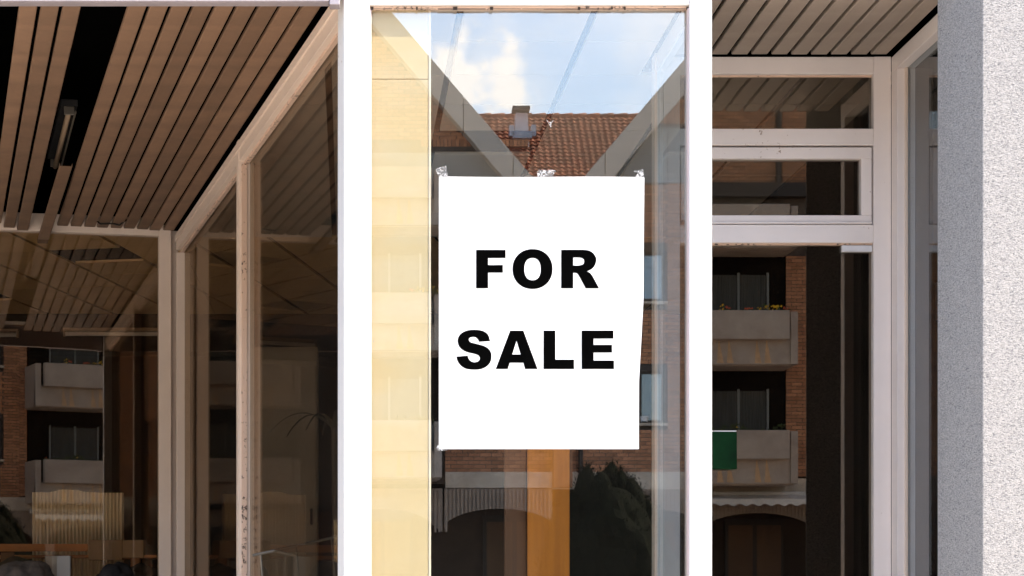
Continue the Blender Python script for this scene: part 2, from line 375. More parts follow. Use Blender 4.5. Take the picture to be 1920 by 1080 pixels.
# ------------------------------------------------------------------ slatted soffits outside
SL = 'slatL'
cl = thing('ceiling', 'slatted beige soffit over the left recess with several slats missing', 'ceiling', kind='structure')
dw = .0826 * math.cos(TH)
smL = {}
def slat_mesh(w_, ln, m):
    mb = MB(); r = .006
    prof = [(-w_ / 2, .022), (-w_ / 2, .004), (-w_ / 2 + .004, 0), (w_ / 2 - .004, 0), (w_ / 2, .004), (w_ / 2, .022), (w_ / 2 - .002, .022), (w_ / 2 - .002, .005), (-w_ / 2 + .002, .005), (-w_ / 2 + .002, .022)]
    k = len(mb.v); n = len(prof)
    for y in (0, ln): mb.v += [(a, y, z) for a, z in prof]
    mb.f += [(i, (i + 1) % n, n + (i + 1) % n, n + i) for i in range(n)] + [tuple(range(n - 1, -1, -1)), tuple(range(n, 2 * n))]
    return mb.mesh('slat', m)
YS = .25
full = (CY - .02) / math.cos(TH)
meL = slat_mesh(dw, full, SL); meS = slat_mesh(dw * .98, (5.98 - 3.72) / math.cos(TH), SL)
for i in range(0, 62):
    xl = -.192 - .0998 * i + .0413 + .2166 * (.45 - YS)
    if i in (10, 14): continue
    # the rear window slants, so slats further left stop sooner
    if i == 9:
        y0 = 3.72; link('slat', meS, cl, (xl - .2166 * (y0 - YS) - .012, y0, HC - .012), (R_(-1.9), 0, TH + .012), label='broken short slat hanging down at its rear end'); continue
    ye = CY - .2166 * (CX - (xl - .2166 * 5.9)) if i > 1 else CY - .01
    sc = max(.05, (ye - .05 - YS) / (CY - .02))
    if i in (11, 12):
        sc *= 1.012
        link('slat', meL, cl, (xl, YS, HC), (R_(-.33 if i == 11 else -.18), 0, TH), (1, sc, 1)); continue
    link('slat', meL, cl, (xl, YS, HC + random.uniform(-.001, .001)), (0, 0, TH + random.uniform(-.0006, .0006)), (1, sc, 1))
cr = thing('ceiling', 'slatted beige soffit above the white door on the right', 'ceiling', kind='structure')
meR = slat_mesh(.0994 - .017, 1.0, 'slatR')
for i in range(0, 11):
    link('slat', meR, cr, (2.603 + .0994 / 2 - .0994 * i, YS, HC + random.uniform(-.001, .001)), (0, 0, random.uniform(-.001, .001)))

# broken light fitting left in the opening
lf = thing('light_fitting', 'dusty bare batten light hanging in the dark gap between soffit slats', 'light')
a0 = Vector((-1.62, 2.85, HC + .17)); dd = Vector((D[0], D[1], -.02)).normalized()
fx = MB().frame((a0.x, a0.y), (math.cos(TH), math.sin(TH)), D)
fx.box(-.05, .05, 0, 1.42, HC + .15, HC + .19); fx.build('housing', 'bag', lf, .004)
fx = MB().frame((a0.x, a0.y), (math.cos(TH), math.sin(TH)), D); fx.box(-.03, .03, 1.40, 1.42, HC + .10, HC + .149); fx.box(-.03, .03, 0, 0.02, HC + .10, HC + .149); fx.build('end_cap', 'metal', lf, .003, kind='stuff')
p0 = a0 + Vector((0, 0, -.045)); MB().tube(p0 + dd * .03, p0 + dd * 1.39, .016, 12).build('tube', 'tubew', lf, smooth=True)
p0 = a0 + Vector((.04, 0, -.045)); MB().tube(p0 + dd * .03, p0 + dd * 1.39, .006, 8).build('wire', 'metal', lf)
cb = MB(); pts = [(-1.86, 5.55, HC + .03), (-1.80, 5.60, HC - .012), (-1.72, 5.62, HC - .005), (-1.66, 5.60, HC - .02), (-1.60, 5.62, HC + .03)]
for a, b in zip(pts, pts[1:]): cb.tube(a, b, .006, 6)
o = cb.build('cable', 'bag'); o['label'] = 'loose black cable dangling beside the broken slat end'; o['category'] = 'cable'

# aluminium rail at the front of the left soffit
rl = thing('edge_rail', 'grey aluminium rail along the front edge of the left soffit', 'rail')
MB().box(-9, -.075, -.03, .03, 4.088, 4.30).build('rail', 'alu', rl, .003)
MB().box(-9, -.078, -.045, -.031, 4.088, 4.108).build('lip', 'alu', rl, .002)
MB().box(-.074, -.03, -.04, .03, 4.075, 4.30).build('end_piece', 'alu', rl, .003)
MB().tube((-.052, -.048, 4.12), (-.052, -.04, 4.12), .008, 10).build('screw', 'crack', rl)
MB().box(-9, 2.685, .031, .30, 4.305, 4.355).build('beam', 'facade', sh)

# ------------------------------------------------------------------ central display window
dwn = thing('display_window', 'tall white framed display window holding the FOR SALE paper', 'window')
xl0, xl1 = X(645, 0), X(693, 0); xr0, xr1 = X(1293, 0), X(1335, 0)
ztop = Z(8, 0)
MB().prism([(xl0, 0), (xl1, 0), (xl1, .10), (xl0 + .03, .13), (xl0 - .2166 * .128, .128)], -.0, 4.35).build('post', 'white', dwn, .003)
MB().box(xr0, xr1, 0, .10, 0, 4.35).build('post', 'white', dwn, .003)
MB().box(xl1, xr0, .002, .10, ztop, 4.35).build('top_rail', 'white', dwn, .002)
MB().box(xl1, xr0, .002, .10, .45, .56).build('bottom_rail', 'white', dwn, .002)
MB().box(xl1, xr0, .01, .12, 0, .449).build('stall_riser', 'white', dwn)
# beads and putty round the pane
MB().box(xl1, xr0, .026, .049, ztop - .012, ztop - .0005).build('putty_bead', 'putty', dwn, .002)
MB().box(xl1, xl1 + .008, .025, .049, .56, ztop - .013).build('putty_bead', 'pinkreveal', dwn, .001)
MB().box(xr0 - .006, xr0 - .0005, .012, .049, .56, ztop - .013).build('putty_bead', 'pinkreveal', dwn, .001)
cr_ = MB()
random.seed(4)
x = xl1
while x < xr0 - .03:
    ln = random.uniform(.03, .16)
    cr_.box(x, min(x + ln, xr0 - .01), .0245, .0265, ztop - .012 - random.uniform(.0005, .003), ztop - .0122 + random.uniform(0, .0018)); x += ln + random.uniform(-.004, .01)
for q in (.105, 1.47, 1.0, .62, .46, .3, 1.2): cr_.box(q, q + random.uniform(.006, .02), .0235, .0262, ztop - .017, ztop - .004)
cr_.build('crack', 'crack', dwn)
MB().box(xl1 - .004, xr0 + .004, .050, .056, .555, ztop + .01).build('glass_pane', 'glassF', dwn)
MB().box(xl0 + .0005, xl0 + .024, -.0006, .001, Z(270.6, 0), Z(269.6, 0)).build('joint', 'alu', dwn)
MB().box(xl1 - .0005, xl1 + .0006, -.0005, .0012, Z(7, 0), 4.34).build('joint', 'alu', dwn)
MB().box(xr0 - .0006, xr0 + .0005, -.0005, .0012, Z(7, 0), 4.34).build('joint', 'alu', dwn)
for q, (px, py) in enumerate(((646, 998), (700, 640), (1330, 400), (1300, 960))): MB().tube((X(px, 0) , -.001, Z(py, 0)), (X(px, 0), .002, Z(py, 0)), .0022, 8).build('screw', 'alu', dwn)
# right hand side of the display bay
xb0, xb1 = X(1225, YR), X(1245, YR)
MB().box(xb0, xb1, YR - .03, YR + .05, .0, HC).build('post', 'white', dwn, .003, label='white rear corner post inside the display window')
MB().box(xb0, xb0 + .012, YR - .045, YR - .0301, .16, HC).build('post_bead', 'cream', dwn)
MB().box(xb0 + .01, xb1, .105, YR - .031, HC - .089, HC).build('side_rail', 'white', dwn, .002)
MB().box(xb0 + .01, xb1, .105, YR - .031, 0, .5).build('side_riser', 'white', dwn, .002)
MB().box(xb0 + .020, xb0 + .026, .101, YR - .031, .5, HC - .09).build('glass_pane', 'glassB', dwn)

# ------------------------------------------------------------------ left side glazing
sw = thing('side_window', 'cream framed side window running back from the left post of the display window', 'window')
def SG(): return MB().frame((-.023 - .035 * NL[0], -.035 * NL[1]), D, NL)      # a along the wall, b out into the recess
T0 = .135
SG().box(T0, TLEN - .02, -.10, 0, 4.085, HC - .03).build('top_rail', 'cream', sw, .003)
SG().box(T0, TLEN - .02, .0005, .012, 4.15, HC - .03).build('moulding', 'cream', sw, .002)
SG().box(T0, TLEN - .02, -.055, -.03, 4.067, 4.0845).build('putty_bead', 'putty', sw, .002)
SG().box(T0, TLEN - .02, -.10, 0, 0, .56).build('bottom_rail', 'cream', sw, .003)
SG().box(3.05, 3.13, -.09, .006, .561, HC - .012).build('mullion', 'cream', sw, .003)
SG().box(3.036, 3.049, -.045, -.012, .561, 4.066).build('mullion_bead', 'putty', sw, .002)
SG().box(3.1305, 3.16, -.05, -.002, .561, 4.084).build('mullion_bead', 'cream', sw, .002)
SG().box(TLEN - .05, TLEN - .02, -.10, -.0, .561, 4.066).build('post', 'cream', sw, .003)
SG().box(T0, 3.035, -.066, -.060, .562, 4.084).build('glass_pane', 'glassS', sw)
SG().box(3.161, TLEN - .051, -.066, -.060, .562, 4.084).build('glass_pane', 'glassS', sw)

# ------------------------------------------------------------------ left rear window
rw = thing('rear_window', 'wide dim window across the back of the left recess', 'window')
U = (-math.cos(TH), -math.sin(TH)); NB = (math.sin(TH), -math.cos(TH))
def RG(): return MB().frame((CX, CY), U, NB)
RG().box(.0, .092, -.10, .0, 0, HC + .05).build('post', 'cream', rw, .004, label='cream corner post at the back of the recess')
RG().box(-.058, -.001, -.10, -.058, 0, HC + .02).build('post', 'cream', rw, .003)
RG().box(.093, 7.4, -.10, .0, HC - .032, HC + .10).build('top_rail', 'cream', rw, .003)
RG().box(.093, 7.4, -.10, .0, .35, .55).build('bottom_rail', 'cream', rw, .003)
RG().box(.0, 7.4, -.12, -.01, -.0, .349).build('riser', 'cream', rw)
for q in (2.9, 5.7): RG().box(q, q + .1, -.10, -.001, .551, HC - .046).build('post', 'cream', rw, .003)
RG().box(.094, 2.9, -.062, -.056, .552, HC - .034).build('glass_pane', 'glassL', rw)
RG().box(3.0, 5.7, -.062, -.056, .552, HC - .034).build('glass_pane', 'glassL', rw)
RG().box(5.8, 7.39, -.062, -.056, .552, HC - .034).build('glass_pane', 'glassL', rw)

# ------------------------------------------------------------------ door on the right
dr = thing('shop_door', 'white framed glass door with two transom windows in the right recess', 'door')
def DX(p): return X(p, YR)
def DZ(p): return Z(p, YR)
xs0, xs1, xs2, xs3 = DX(1246), DX(1275), DX(1638), DX(1671)
MB().box(xb1 + .001, xs1, YR, YR + .09, 0, HC - .005).build('stile', 'greypaint', dr, .003)
MB().box(xs2, xs3, YR, YR + .09, 0, HC - .005).build('stile', 'greypaint', dr, .003)
MB().box(xs1 + .0005, xs2 - .0005, YR + .001, YR + .09, DZ(138), HC - .006).build('top_rail', 'greypaint', dr, .003)
MB().box(xs1 + .0005, xs2 - .0005, YR + .001, YR + .09, DZ(272), DZ(241)).build('transom_rail', 'greypaint', dr, .003)
MB().box(xs1 + .0005, xs2 - .0005, YR + .001, YR + .09, DZ(455), DZ(421)).build('transom_rail', 'greypaint', dr, .003)
tw = MB().box(xs1, xs2, YR + .04, YR + .046, DZ(241), DZ(138)).build('glass_pane', 'glassD', dr)
MB().box(xs1 + .001, xs2 - .001, YR + .032, YR + .039, DZ(141.5), DZ(138)).build('putty_bead', 'putty', dr)
s0, s1, t0, t1 = xs1 + .006, xs2 - .007, DZ(418), DZ(275.5)
sash = MB().box(s0, s1, YR + .006, YR + .07, DZ(297), t1).build('sash', 'greypaint', dr, .003)
MB().box(s0, s1, YR + .006, YR + .07, DZ(416), DZ(403)).build('sash_bar', 'greypaint', sash, .003)
MB().box(s0, s0 + .053, YR + .006, YR + .07, DZ(402.9), DZ(297.1)).build('sash_bar', 'greypaint', sash, .003)
MB().box(s1 - .053, s1, YR + .006, YR + .07, DZ(402.9), DZ(297.1)).build('sash_bar', 'greypaint', sash, .003)
MB().box(s0, s1, YR - .004, YR + .05, DZ(419.5), DZ(416.3)).build('drip_bar', 'greypaint', sash, .001)
MB().box(s0 + .053, s1 - .053, YR + .04, YR + .046, DZ(402.8), DZ(297.2)).build('glass_pane', 'glassD', sash)
for zz in (DZ(274.2),): MB().box(xs1, xs2, YR + .05, YR + .07, zz, zz + .012).build('gasket', 'crack', dr)
MB().box(s1 + .0015, xs2 - .0005, YR + .03, YR + .06, DZ(420), DZ(275)).build('gasket', 'crack', dr)
MB().box(xs1 + .001, xs2 - .001, YR + .04, YR + .048, .2, DZ(455)).build('glass_pane', 'glassD', dr)
MB().box(xs1 + .001, xs2 - .001, YR + .02, YR + .039, DZ(458), DZ(455)).build('putty_bead', 'putty', dr)
MB().box(xs1 + .001, xs2 - .001, YR + .02, YR + .07, .0, .199).build('bottom_rail', 'greypaint', dr, .003)
MB().box(DX(1580), DX(1637), YR + .012, YR + .038, DZ(471), DZ(459)).build('door_closer', 'plate', dr, .003)
lt = MB().box(DX(1277), DX(1283), YR - .012, YR + .005, DZ(421), DZ(413)).build('latch', 'metal', dr)
# narrow window between door and pillar
nw = thing('narrow_window', 'narrow side window squeezed between the white door and the stucco pillar', 'window')
XG = 2.72
MB().box(XG, XG + .09, .40, YR - .001, 4.137, HC - .01).build('top_rail', 'greypaint', nw, .003)
MB().box(XG, XG + .09, .40, YR - .001, 0, .5).build('bottom_rail', 'greypaint', nw, .003)
MB().box(XG, XG + .09, YR - .10, YR - .001, .501, 4.136).build('post', 'greypaint', nw, .003)
MB().box(XG, XG + .09, .40, .475, .501, 4.136).build('post', 'greypaint', nw, .003)
MB().box(XG + .035, XG + .050, YR - .115, YR - .101, .501, 4.136).build('putty_bead', 'cream', nw, .002)
MB().box(XG + .050, XG + .056, .476, YR - .101, .501, 4.136).build('glass_pane', 'glassB', nw)

# ------------------------------------------------------------------ stucco pillar
pil = MB().prism([(2.685, -.17), (6.3, -.17), (6.3, .44), (2.775, .44), (2.775, .20), (2.592, .142)], -.1, 4.9)
pil.box(2.685, 7.5, -.17, .019, 4.9, 9.5)
o = pil.build('pillar', 'stucco', None, .004); o['label'] = 'rough grey stucco pillar at the right edge, sunlit on its front face'; o['category'] = 'pillar'

# ------------------------------------------------------------------ FOR SALE paper
YP = .042
def PXY(px, py): return (X(px, YP), Z(py, YP))
def edge_r(py):     # right edge of the paper, slightly curled
    t = (py - 331) / (842 - 331)
    return 1208 - 2.2 * min(1, t / .45) - (8 * min(1, max(0, (t - .45) / .3)))
NXp, NYp = 40, 52
pb = MB(); pt = {}
random.seed(8)
for j in range(NYp + 1):
    for i in range(NXp + 1):
        u_, v_ = i / NXp, j / NYp
        py = 331 + 511 * v_ + (math.sin(u_ * 6) * .7 if j == 0 else 0) + 1.5 * u_ * (1 - v_)
        px = 823 + (edge_r(py) - 823) * u_
        a, z = PXY(px, py)
        y = YP - .0012 - .0005 * math.sin(u_ * 9 + v_ * 3) * math.sin(v_ * 7 + 1) - .010 * max(0, u_ - .93) / .07 * max(0, math.sin(v_ * 3.1)) ** 2
        pb.v.append((a, y, z))
nn = len(pb.v)
pb.v += [(a, y + .0003, z) for a, y, z in pb.v]
W1 = NXp + 1
for j in range(NYp):
    for i in range(NXp):
        q = (j * W1 + i, (j + 1) * W1 + i, (j + 1) * W1 + i + 1, j * W1 + i + 1)
        pb.f.append(q); pb.f.append(tuple(nn + k for k in reversed(q)))
rim_ = [i for i in range(W1)] + [j * W1 + NXp for j in range(1, NYp + 1)] + [NYp * W1 + i for i in range(NXp - 1, -1, -1)] + [j * W1 for j in range(NYp - 1, 0, -1)]
for a, b in zip(rim_, rim_[1:] + rim_[:1]): pb.f.append((a, b, nn + b, nn + a))
sign = thing('for_sale_sign', 'white paper reading FOR SALE taped to the display window', 'sign')
pb.build('paper', 'paper', sign)

def smooth(pts, closed=False):
    """pts: (x, y) or (x, y, 1) for a corner; Catmull-Rom between corners"""
    P = [(p[0], p[1], len(p) > 2) for p in pts]; n = len(P); o_ = []
    for i in range(n):
        p1, p2 = P[i], P[(i + 1) % n]; p0, p3 = P[i - 1], P[(i + 2) % n]
        if p1[2] and p2[2]: o_.append(p1[:2]); continue
        if p1[2]: p0 = p1
        if p2[2]: p3 = p2
        for k in range(6):
            t = k / 6
            o_.append(tuple(.5 * ((2 * p1[c]) + (-p0[c] + p2[c]) * t + (2 * p0[c] - 5 * p1[c] + 4 * p2[c] - p3[c]) * t * t + (-p0[c] + 3 * p1[c] - 3 * p2[c] + p3[c]) * t ** 3) for c in (0, 1)))
    return o_
def sup(cx, cy, a, b, e, n=56):
    o_ = []
    for i in range(n):
        t = 2 * math.pi * i / n; c, s_ = math.cos(t), math.sin(t)
        o_.append((cx + a * math.copysign(abs(c) ** (2 / e), c), cy + b * math.copysign(abs(s_) ** (2 / e), s_)))
    return o_
def C(*p): return [(a, b, 1) for a, b in p]
s1_, s2_ = (880, 460, 7.68), (850, 610, 12.0); s3_ = (1005, 610, 12.0)
letters = [
    (s1_, [smooth(C((98, 66), (522, 66), (522, 184), (270, 184), (270, 284), (483, 284), (483, 394), (270, 394), (270, 620), (98, 620)))]),
    (s1_, [sup(910, 342, 288, 288, 2.12), sup(910, 343, 118, 160, 2.35)]),
    (s1_, [smooth([(1322, 66, 1), (1650, 66), (1760, 95), (1815, 160), (1827, 220), (1806, 290), (1762, 342), (1693, 374, 1), (1740, 402), (1780, 455, 1), (1868, 620, 1), (1676, 620, 1), (1582, 445, 1), (1555, 407), (1527, 396), (1495, 396, 1), (1495, 620, 1), (1322, 620, 1)]),
           smooth([(1495, 176, 1), (1590, 177), (1640, 195), (1654, 232), (1638, 272), (1575, 291), (1495, 291, 1)])]),
    (s2_, [smooth([(828, 357, 1), (790, 230), (720, 155), (620, 115), (480, 100), (300, 120), (170, 190), (110, 280), (100, 365), (125, 460), (200, 545), (310, 602), (470, 640), (560, 675), (598, 735), (572, 800), (480, 832), (390, 805), (345, 750), (322, 683, 1), (72, 703, 1), (100, 810), (180, 915), (300, 980), (480, 998), (640, 980), (770, 910), (840, 810), (858, 700), (840, 600), (780, 520), (680, 462), (500, 412), (390, 382), (350, 330), (370, 280), (440, 262), (510, 275), (560, 325), (578, 372, 1)])]),
    (s2_, [smooth(C((1278, 120), (1575, 120), (1895, 984), (1615, 984), (1575, 843), (1268, 843), (1225, 984), (953, 984))), smooth(C((1422, 350), (1515, 655), (1325, 655)))]),
    (s3_, [smooth(C((170, 118), (435, 118), (435, 772), (855, 772), (855, 984), (170, 984)))]),
    (s3_, [smooth(C((1027, 118), (1742, 118), (1742, 300), (1295, 300), (1295, 440), (1710, 440), (1710, 613), (1295, 613), (1295, 792), (1754, 792), (1754, 984), (1027, 984)))]),
]
for (ox, oy, sc), loops in letters:
    cu = bpy.data.curves.new('letter', 'CURVE'); cu.dimensions = '2D'; cu.fill_mode = 'BOTH'; cu.extrude = .0002
    for lp in loops:
        sp = cu.splines.new('POLY'); sp.points.add(len(lp) - 1); sp.use_cyclic_u = True
        for q, (a, b) in zip(sp.points, lp):
            xx, zz = PXY(ox + a / sc, oy + b / sc); q.co = (xx, zz, 0, 1)
    tmp = bpy.data.objects.new('tmp', cu); me = bpy.data.meshes.new_from_object(tmp); bpy.data.objects.remove(tmp)
    me.materials.append(M['ink'])
    link('letter', me, sign, (0, YP - .0021, 0), (R_(90), 0, 0))
def tape(pts, par, y=YP - .0040, **pr):
    zs = [PXY(*q) for q in pts]
    return MB().slab(zs, y - .0006, y).build('tape', 'tape', par, **pr)
tape([(823, 333), (840, 333), (836, 311), (829, 313), (817, 317), (819, 326)], sign)
tape([(1008, 333), (1034, 333), (1043, 321), (1036, 319), (1010, 319), (1007, 323)], sign)
tape([(1189, 333), (1207, 334), (1206, 317), (1196, 320), (1186, 321), (1196, 325)], sign)
tape([(820, 845), (836, 845), (842, 842), (824, 836), (821, 834), (818, 840)], sign)
o = tape([(1023, 224), (1030, 230), (1038, 226), (1034, 233), (1033, 240), (1028, 232)], None); o.name = 'tape_scrap'
o['label'] = 'small crumpled scrap of clear tape stuck on the glass above the paper'; o['category'] = 'tape'

# ------------------------------------------------------------------ things inside the display window
yb = thing('yellow_board', 'pale yellow board standing upright behind the left of the display glass', 'board')
ya, yz = .062, X(803, .062)
MB().box(X(690, ya), yz, ya, ya + .03, .56, Z(149, ya)).build('panel', 'yellow', yb, .002)
MB().box(X(690, ya), yz, ya, ya + .03, Z(148, ya), HC - .01).build('panel', 'yellow', yb, .002)
MB().box(yz + .0005, X(808, ya), ya - .003, ya + .034, .56, HC - .012).build('edge_trim', 'yelltrim', yb, .003)
def solid(name, mb, m, label, cat, bevel=.003, **k):
    o = mb.build(name, m, None, bevel, **k); o['label'] = label; o['category'] = cat; return o
yo = 1.9
solid('orange_board', MB().box(X(990, yo), X(1068, yo), yo, yo + .05, .16, Z(560, yo)), 'orange', 'tall orange board standing inside behind the lower part of the paper', 'board')
solid('brown_board', MB().box(X(955, yo) - .02, X(988, yo), yo + .06, yo + .10, .16, Z(560, yo)), 'brown', 'narrow brown board beside the left edge of the orange board', 'board')
yq = 3.2
gbx = thing('green_box', 'dark green box fixed to the door glass next to the white post', 'box')
MB().box(X(1290, YR), X(1380.5, YR), YR - .02, YR + .038, Z(880, YR), Z(810, YR)).build('body', 'green', gbx, .004)
MB().box(X(1290, YR), X(1379, YR), YR - .024, YR + .038, Z(809.8, YR), Z(808, YR)).build('lid_edge', 'plate', gbx, .001)

# rear room contents seen through the left rear window
def RX(px, y): return X(px, y)
yc = 6.55
ctop = [0, 0, 0, .0, .0, .2, .5, .9, 1, 1, .95, .9, .8, .5, .2, .1, 0, 0, -.1, -.15, -.2, -.2, -.2, -.2, -.2, -.2]
cs = MB(); xa, xb_ = X(60, yc), X(232, yc); nr = 25; prev = None; zt = Z(923, yc)
for i in range(nr * 6 + 1):
    t = i / (nr * 6); x = xa + (xb_ - xa) * t; y = yc + .012 * math.cos(t * nr * 2 * math.pi)
    z = zt + .022 * ctop[min(25, int(t * 25))]
    cs.v += [(x, y, .9), (x, y, z), (x, y + .004, z), (x, y + .004, .9)]
    if i:
        a, b = 4 * i - 4, 4 * i
        for e in range(4): cs.f.append((a + e, b + e, b + (e + 1) % 4, a + (e + 1) % 4))
solid('corrugated_sheet', cs, 'corr', 'upright corrugated cream sheet behind the left rear window', 'sheet', 0)
table = thing('work_table', 'timber table with an orange edge carrying the corrugated sheet', 'table')
MB().box(X(-300, 6.4), X(300, 6.4) - .0, 6.10 + .0, 7.1, 1.78, 1.80).build('tabletop', 'rim', table)
MB().box(X(-300, 6.1), X(165, 6.1), 6.085, 6.099, Z(1034, 6.1), Z(1020, 6.1)).build('table_edge', 'rim', table)
for qx in (-4.1, -1.65):
    for qy in (6.2, 7.0): MB().box(qx, qx + .07, qy, qy + .07, .16, 1.779).build('leg', 'rim', table)
for o_ in list(table.children): pass
bx = thing('cardboard_box', 'plain brown cardboard box in front of the corrugated sheet', 'box')
yx = 6.05
ang = MB().frame((X(165, yx), yx + .02), (1, .03), (-.03, 1))
ang.box(0, X(228, yx) - X(165, yx), 0, .25, Z(1050, yx), Z(1012, yx)).build('carton', 'card', bx, .003)
MB().box(X(228.5, yx), X(268, yx), yx + .03, yx + .2, Z(1046, yx), Z(1012.5, yx)).build('flap', 'card', bx, .003)
def blob(name, c, s, m, label, cat, seed):
    random.seed(seed); bm = bmesh.new(); bmesh.ops.create_icosphere(bm, subdivisions=4, radius=1)
    from mathutils import noise
    for v in bm.verts:
        n_ = noise.noise(v.co * 1.8 + Vector((seed, 0, 0))) * .35 + abs(noise.noise(v.co * 4 + Vector((0, seed, 0)))) * .10
        v.co = Vector((c[0] + v.co.x * s[0] * (1 + n_), c[1] + v.co.y * s[1] * (1 + n_), c[2] + v.co.z * s[2] * (1 + n_)))
    me = bpy.data.meshes.new(name); bm.to_mesh(me); bm.free(); me.materials.append(M[m])
    for q in me.polygons: q.use_smooth = True
    o = bpy.data.objects.new(name, me); COL.objects.link(o); o['label'] = label; o['category'] = cat; return o
yk = 5.95
for c, s, m, lb, ct, sd in (
        ((X(215, yk), yk - .05, 1.55), (.17, .12, .17), 'bag', 'black rubbish bag lying below the cardboard box', 'bag', 3),
        ((X(255, yk), yk + .22, 1.56), (.20, .12, .16), 'bag', 'black rubbish bag slumped nearest the cream corner post', 'bag', 7),
        ((X(50, yk), yk - .12, 1.57), (.26, .15, .20), 'greyst', 'grey speckled sack at the lower left corner of the photo', 'sack', 9)):
    blob('rubbish_bag' if m == 'bag' else 'sack', c, s, m, lb, ct, sd)
solid('storage_tin', MB().frame((X(88, yk), yk - .10), (1, .06), (-.06, 1)).box(0, .19, 0, .16, 1.371, Z(1042, yk)), 'clad', 'plain grey tin standing below the corrugated sheet', 'tin', .006)
solid('leaning_board', MB().frame((X(4, yk), yk - .06), (1, -.05), (.05, 1)).box(0, .10, 0, .02, 1.371, Z(1036, yk)), 'brown', 'short brown board propped up in the lower left corner', 'board')
solid('support_shelf', MB().box(-4.0, -1.55, 5.62, 6.04, 1.34, 1.37), 'brown', 'low brown shelf that holds the rubbish bags', 'shelf')
def striplight(px0, px1, py, y, label):
    t = thing('strip_light', label, 'light', 'strip lights at the back of the shop')
    x0, x1, z = X(px0, y), X(px1, y), Z(py, y)
    MB().box(x0, x1, y, y + .07, z + .03, z + .055).build('housing', 'tubew', t, .003)
    MB().tube((x0 + .02, y + .03, z), (x1 - .02, y + .03, z), .022, 10).build('tube', 'plate', t, smooth=True)
    for q in (x0, x1 - .02): MB().box(q, q + .02, y + .01, y + .06, z - .025, z + .029).build('end_cap', 'tubew', t)
striplight(118, 330, 625, 10.0, 'long strip light hung under the beam, nearer the cream corner post')
striplight(-140, 34, 627, 10.05, 'strip light cut off by the left edge of the photo')

# ladder lying behind the side window
ld = thing('ladder', 'dull metal ladder lying on its side behind the lower side window', 'ladder')
lp = lambda t, h: Vector((-.30 + .72 * t, 2.2 + .0 * t, 1.62 + .16 * t + h))
for h in (0, .17):
    b = MB(); b.tube(lp(-.3, h * (1 if h else 1) - (.0 if h else .16)), lp(1.0, h - (.0 if h else .16)), .008, 8); b.build('rail', 'metal', ld)
for q in range(5):
    t = -.2 + q * .27; MB().tube(lp(t, -.16), lp(t - .04, .17), .006, 6).build('rung', 'metal', ld)
# dried palm in the display bay
pp = thing('dried_palm', 'dried out palm with drooping brown fronds behind the side window', 'plant')
random.seed(5)
bx0 = Vector((-.05, 2.3, 1.05)); MB().tube((bx0.x, bx0.y, .16), (bx0.x - .02, bx0.y, 2.45), .022, 8, .014).build('stem', 'bark', pp)
for q in range(9):
    an = q * 2.4; mbp = MB(); pr = Vector((bx0.x - .02, bx0.y, 2.44)); up = .9; le = random.uniform(.26, .4)
    dr_ = Vector((math.cos(an), math.sin(an) * .8, 0))
    for k in range(7):
        nx = pr + dr_ * le / 7 + Vector((0, 0, (up - k * .32) * le / 7)); wd = .018 * (1 - k / 8)
        sd = Vector((-dr_.y, dr_.x, 0)) * wd; kk = len(mbp.v)
        mbp.v += [tuple(pr - sd), tuple(pr + sd), tuple(nx + sd * .85), tuple(nx - sd * .85), tuple(pr - sd + Vector((0, 0, .003))), tuple(pr + sd + Vector((0, 0, .003))), tuple(nx + sd * .85 + Vector((0, 0, .003))), tuple(nx - sd * .85 + Vector((0, 0, .003)))]
        mbp.f += [(kk, kk + 1, kk + 2, kk + 3), (kk + 7, kk + 6, kk + 5, kk + 4), (kk, kk + 3, kk + 7, kk + 4), (kk + 1, kk + 5, kk + 6, kk + 2)]
        pr = nx
    mbp.build('frond', 'dried', pp)
pot = MB().tube((bx0.x, bx0.y, .16), (bx0.x, bx0.y, .46), .13, 16, .17); pot.build('pot', 'brown', pp)
cab = thing('cabinet', 'tall pale cabinet standing inside behind the side window', 'cabinet')
MB().box(-.62, -.18, 3.5, 3.9, .16, 3.05).build('body', 'innerwall', cab, .004)
MB().box(-.615, -.19, 3.48, 3.499, .2, 3.02).build('door', 'innerwall', cab, .003)
MB().box(-.225, -.21, 3.465, 3.479, 1.95, 2.05).build('handle', 'bag', cab)

# ================================================================== across the street, seen in the glass
YB = -32.0
KF = F / (ZF + .13 - YB)                 # px per metre for what the display glass mirrors
KD = F / (ZF + 2 * 1.31 - YB)            # and the door glass
def fx_(px): return (px - 650) / KF
def fz_(py): return EYE + (1090 - py) / KF
def dx_(px): return (px - 650) / KD
def dz_(py): return EYE + (1090 - py) / KD
ap = thing('apartment_building', 'brick apartment block with two gables mirrored in the shop glass', 'building')
MB().box(-8, 22, YB - 12, YB - .13, 3.701, 9.6).build('core_wall', 'mortar', ap)
# gable outlines: right and left of a valley
VX, VZ = fx_(1043), fz_(395)
SLP = 1.172
RAx, LAx = 10.8, .35
def line_r(x): return VZ + (x - VX) * SLP if x <= RAx else VZ + (RAx - VX) * SLP - (x - RAx) * SLP
def line_l(x): return VZ - (x - VX) * SLP if x >= LAx else VZ + (VX - LAx) * SLP - (LAx - x) * SLP
RE = 2 * RAx - VX
LE_ = 2 * LAx - VX
MB().slab([(VX, 9.6), (RE, 9.6), (RAx, line_r(RAx) - .35)], YB - 12, YB - .13).build('gable_wall', 'mortar', ap)
MB().slab([(LE_, 9.6), (VX, 9.6), (LAx, line_l(LAx) - .35)], YB - 12, YB - .13).build('gable_wall', 'mortar', ap)
bt = .74
def barge(x0, x1, f):
    MB().slab([(x0, f(x0) - bt), (x1, f(x1) - bt), (x1, f(x1)), (x0, f(x0))], YB, YB + .35).build('barge_board', 'barge', ap, .01)
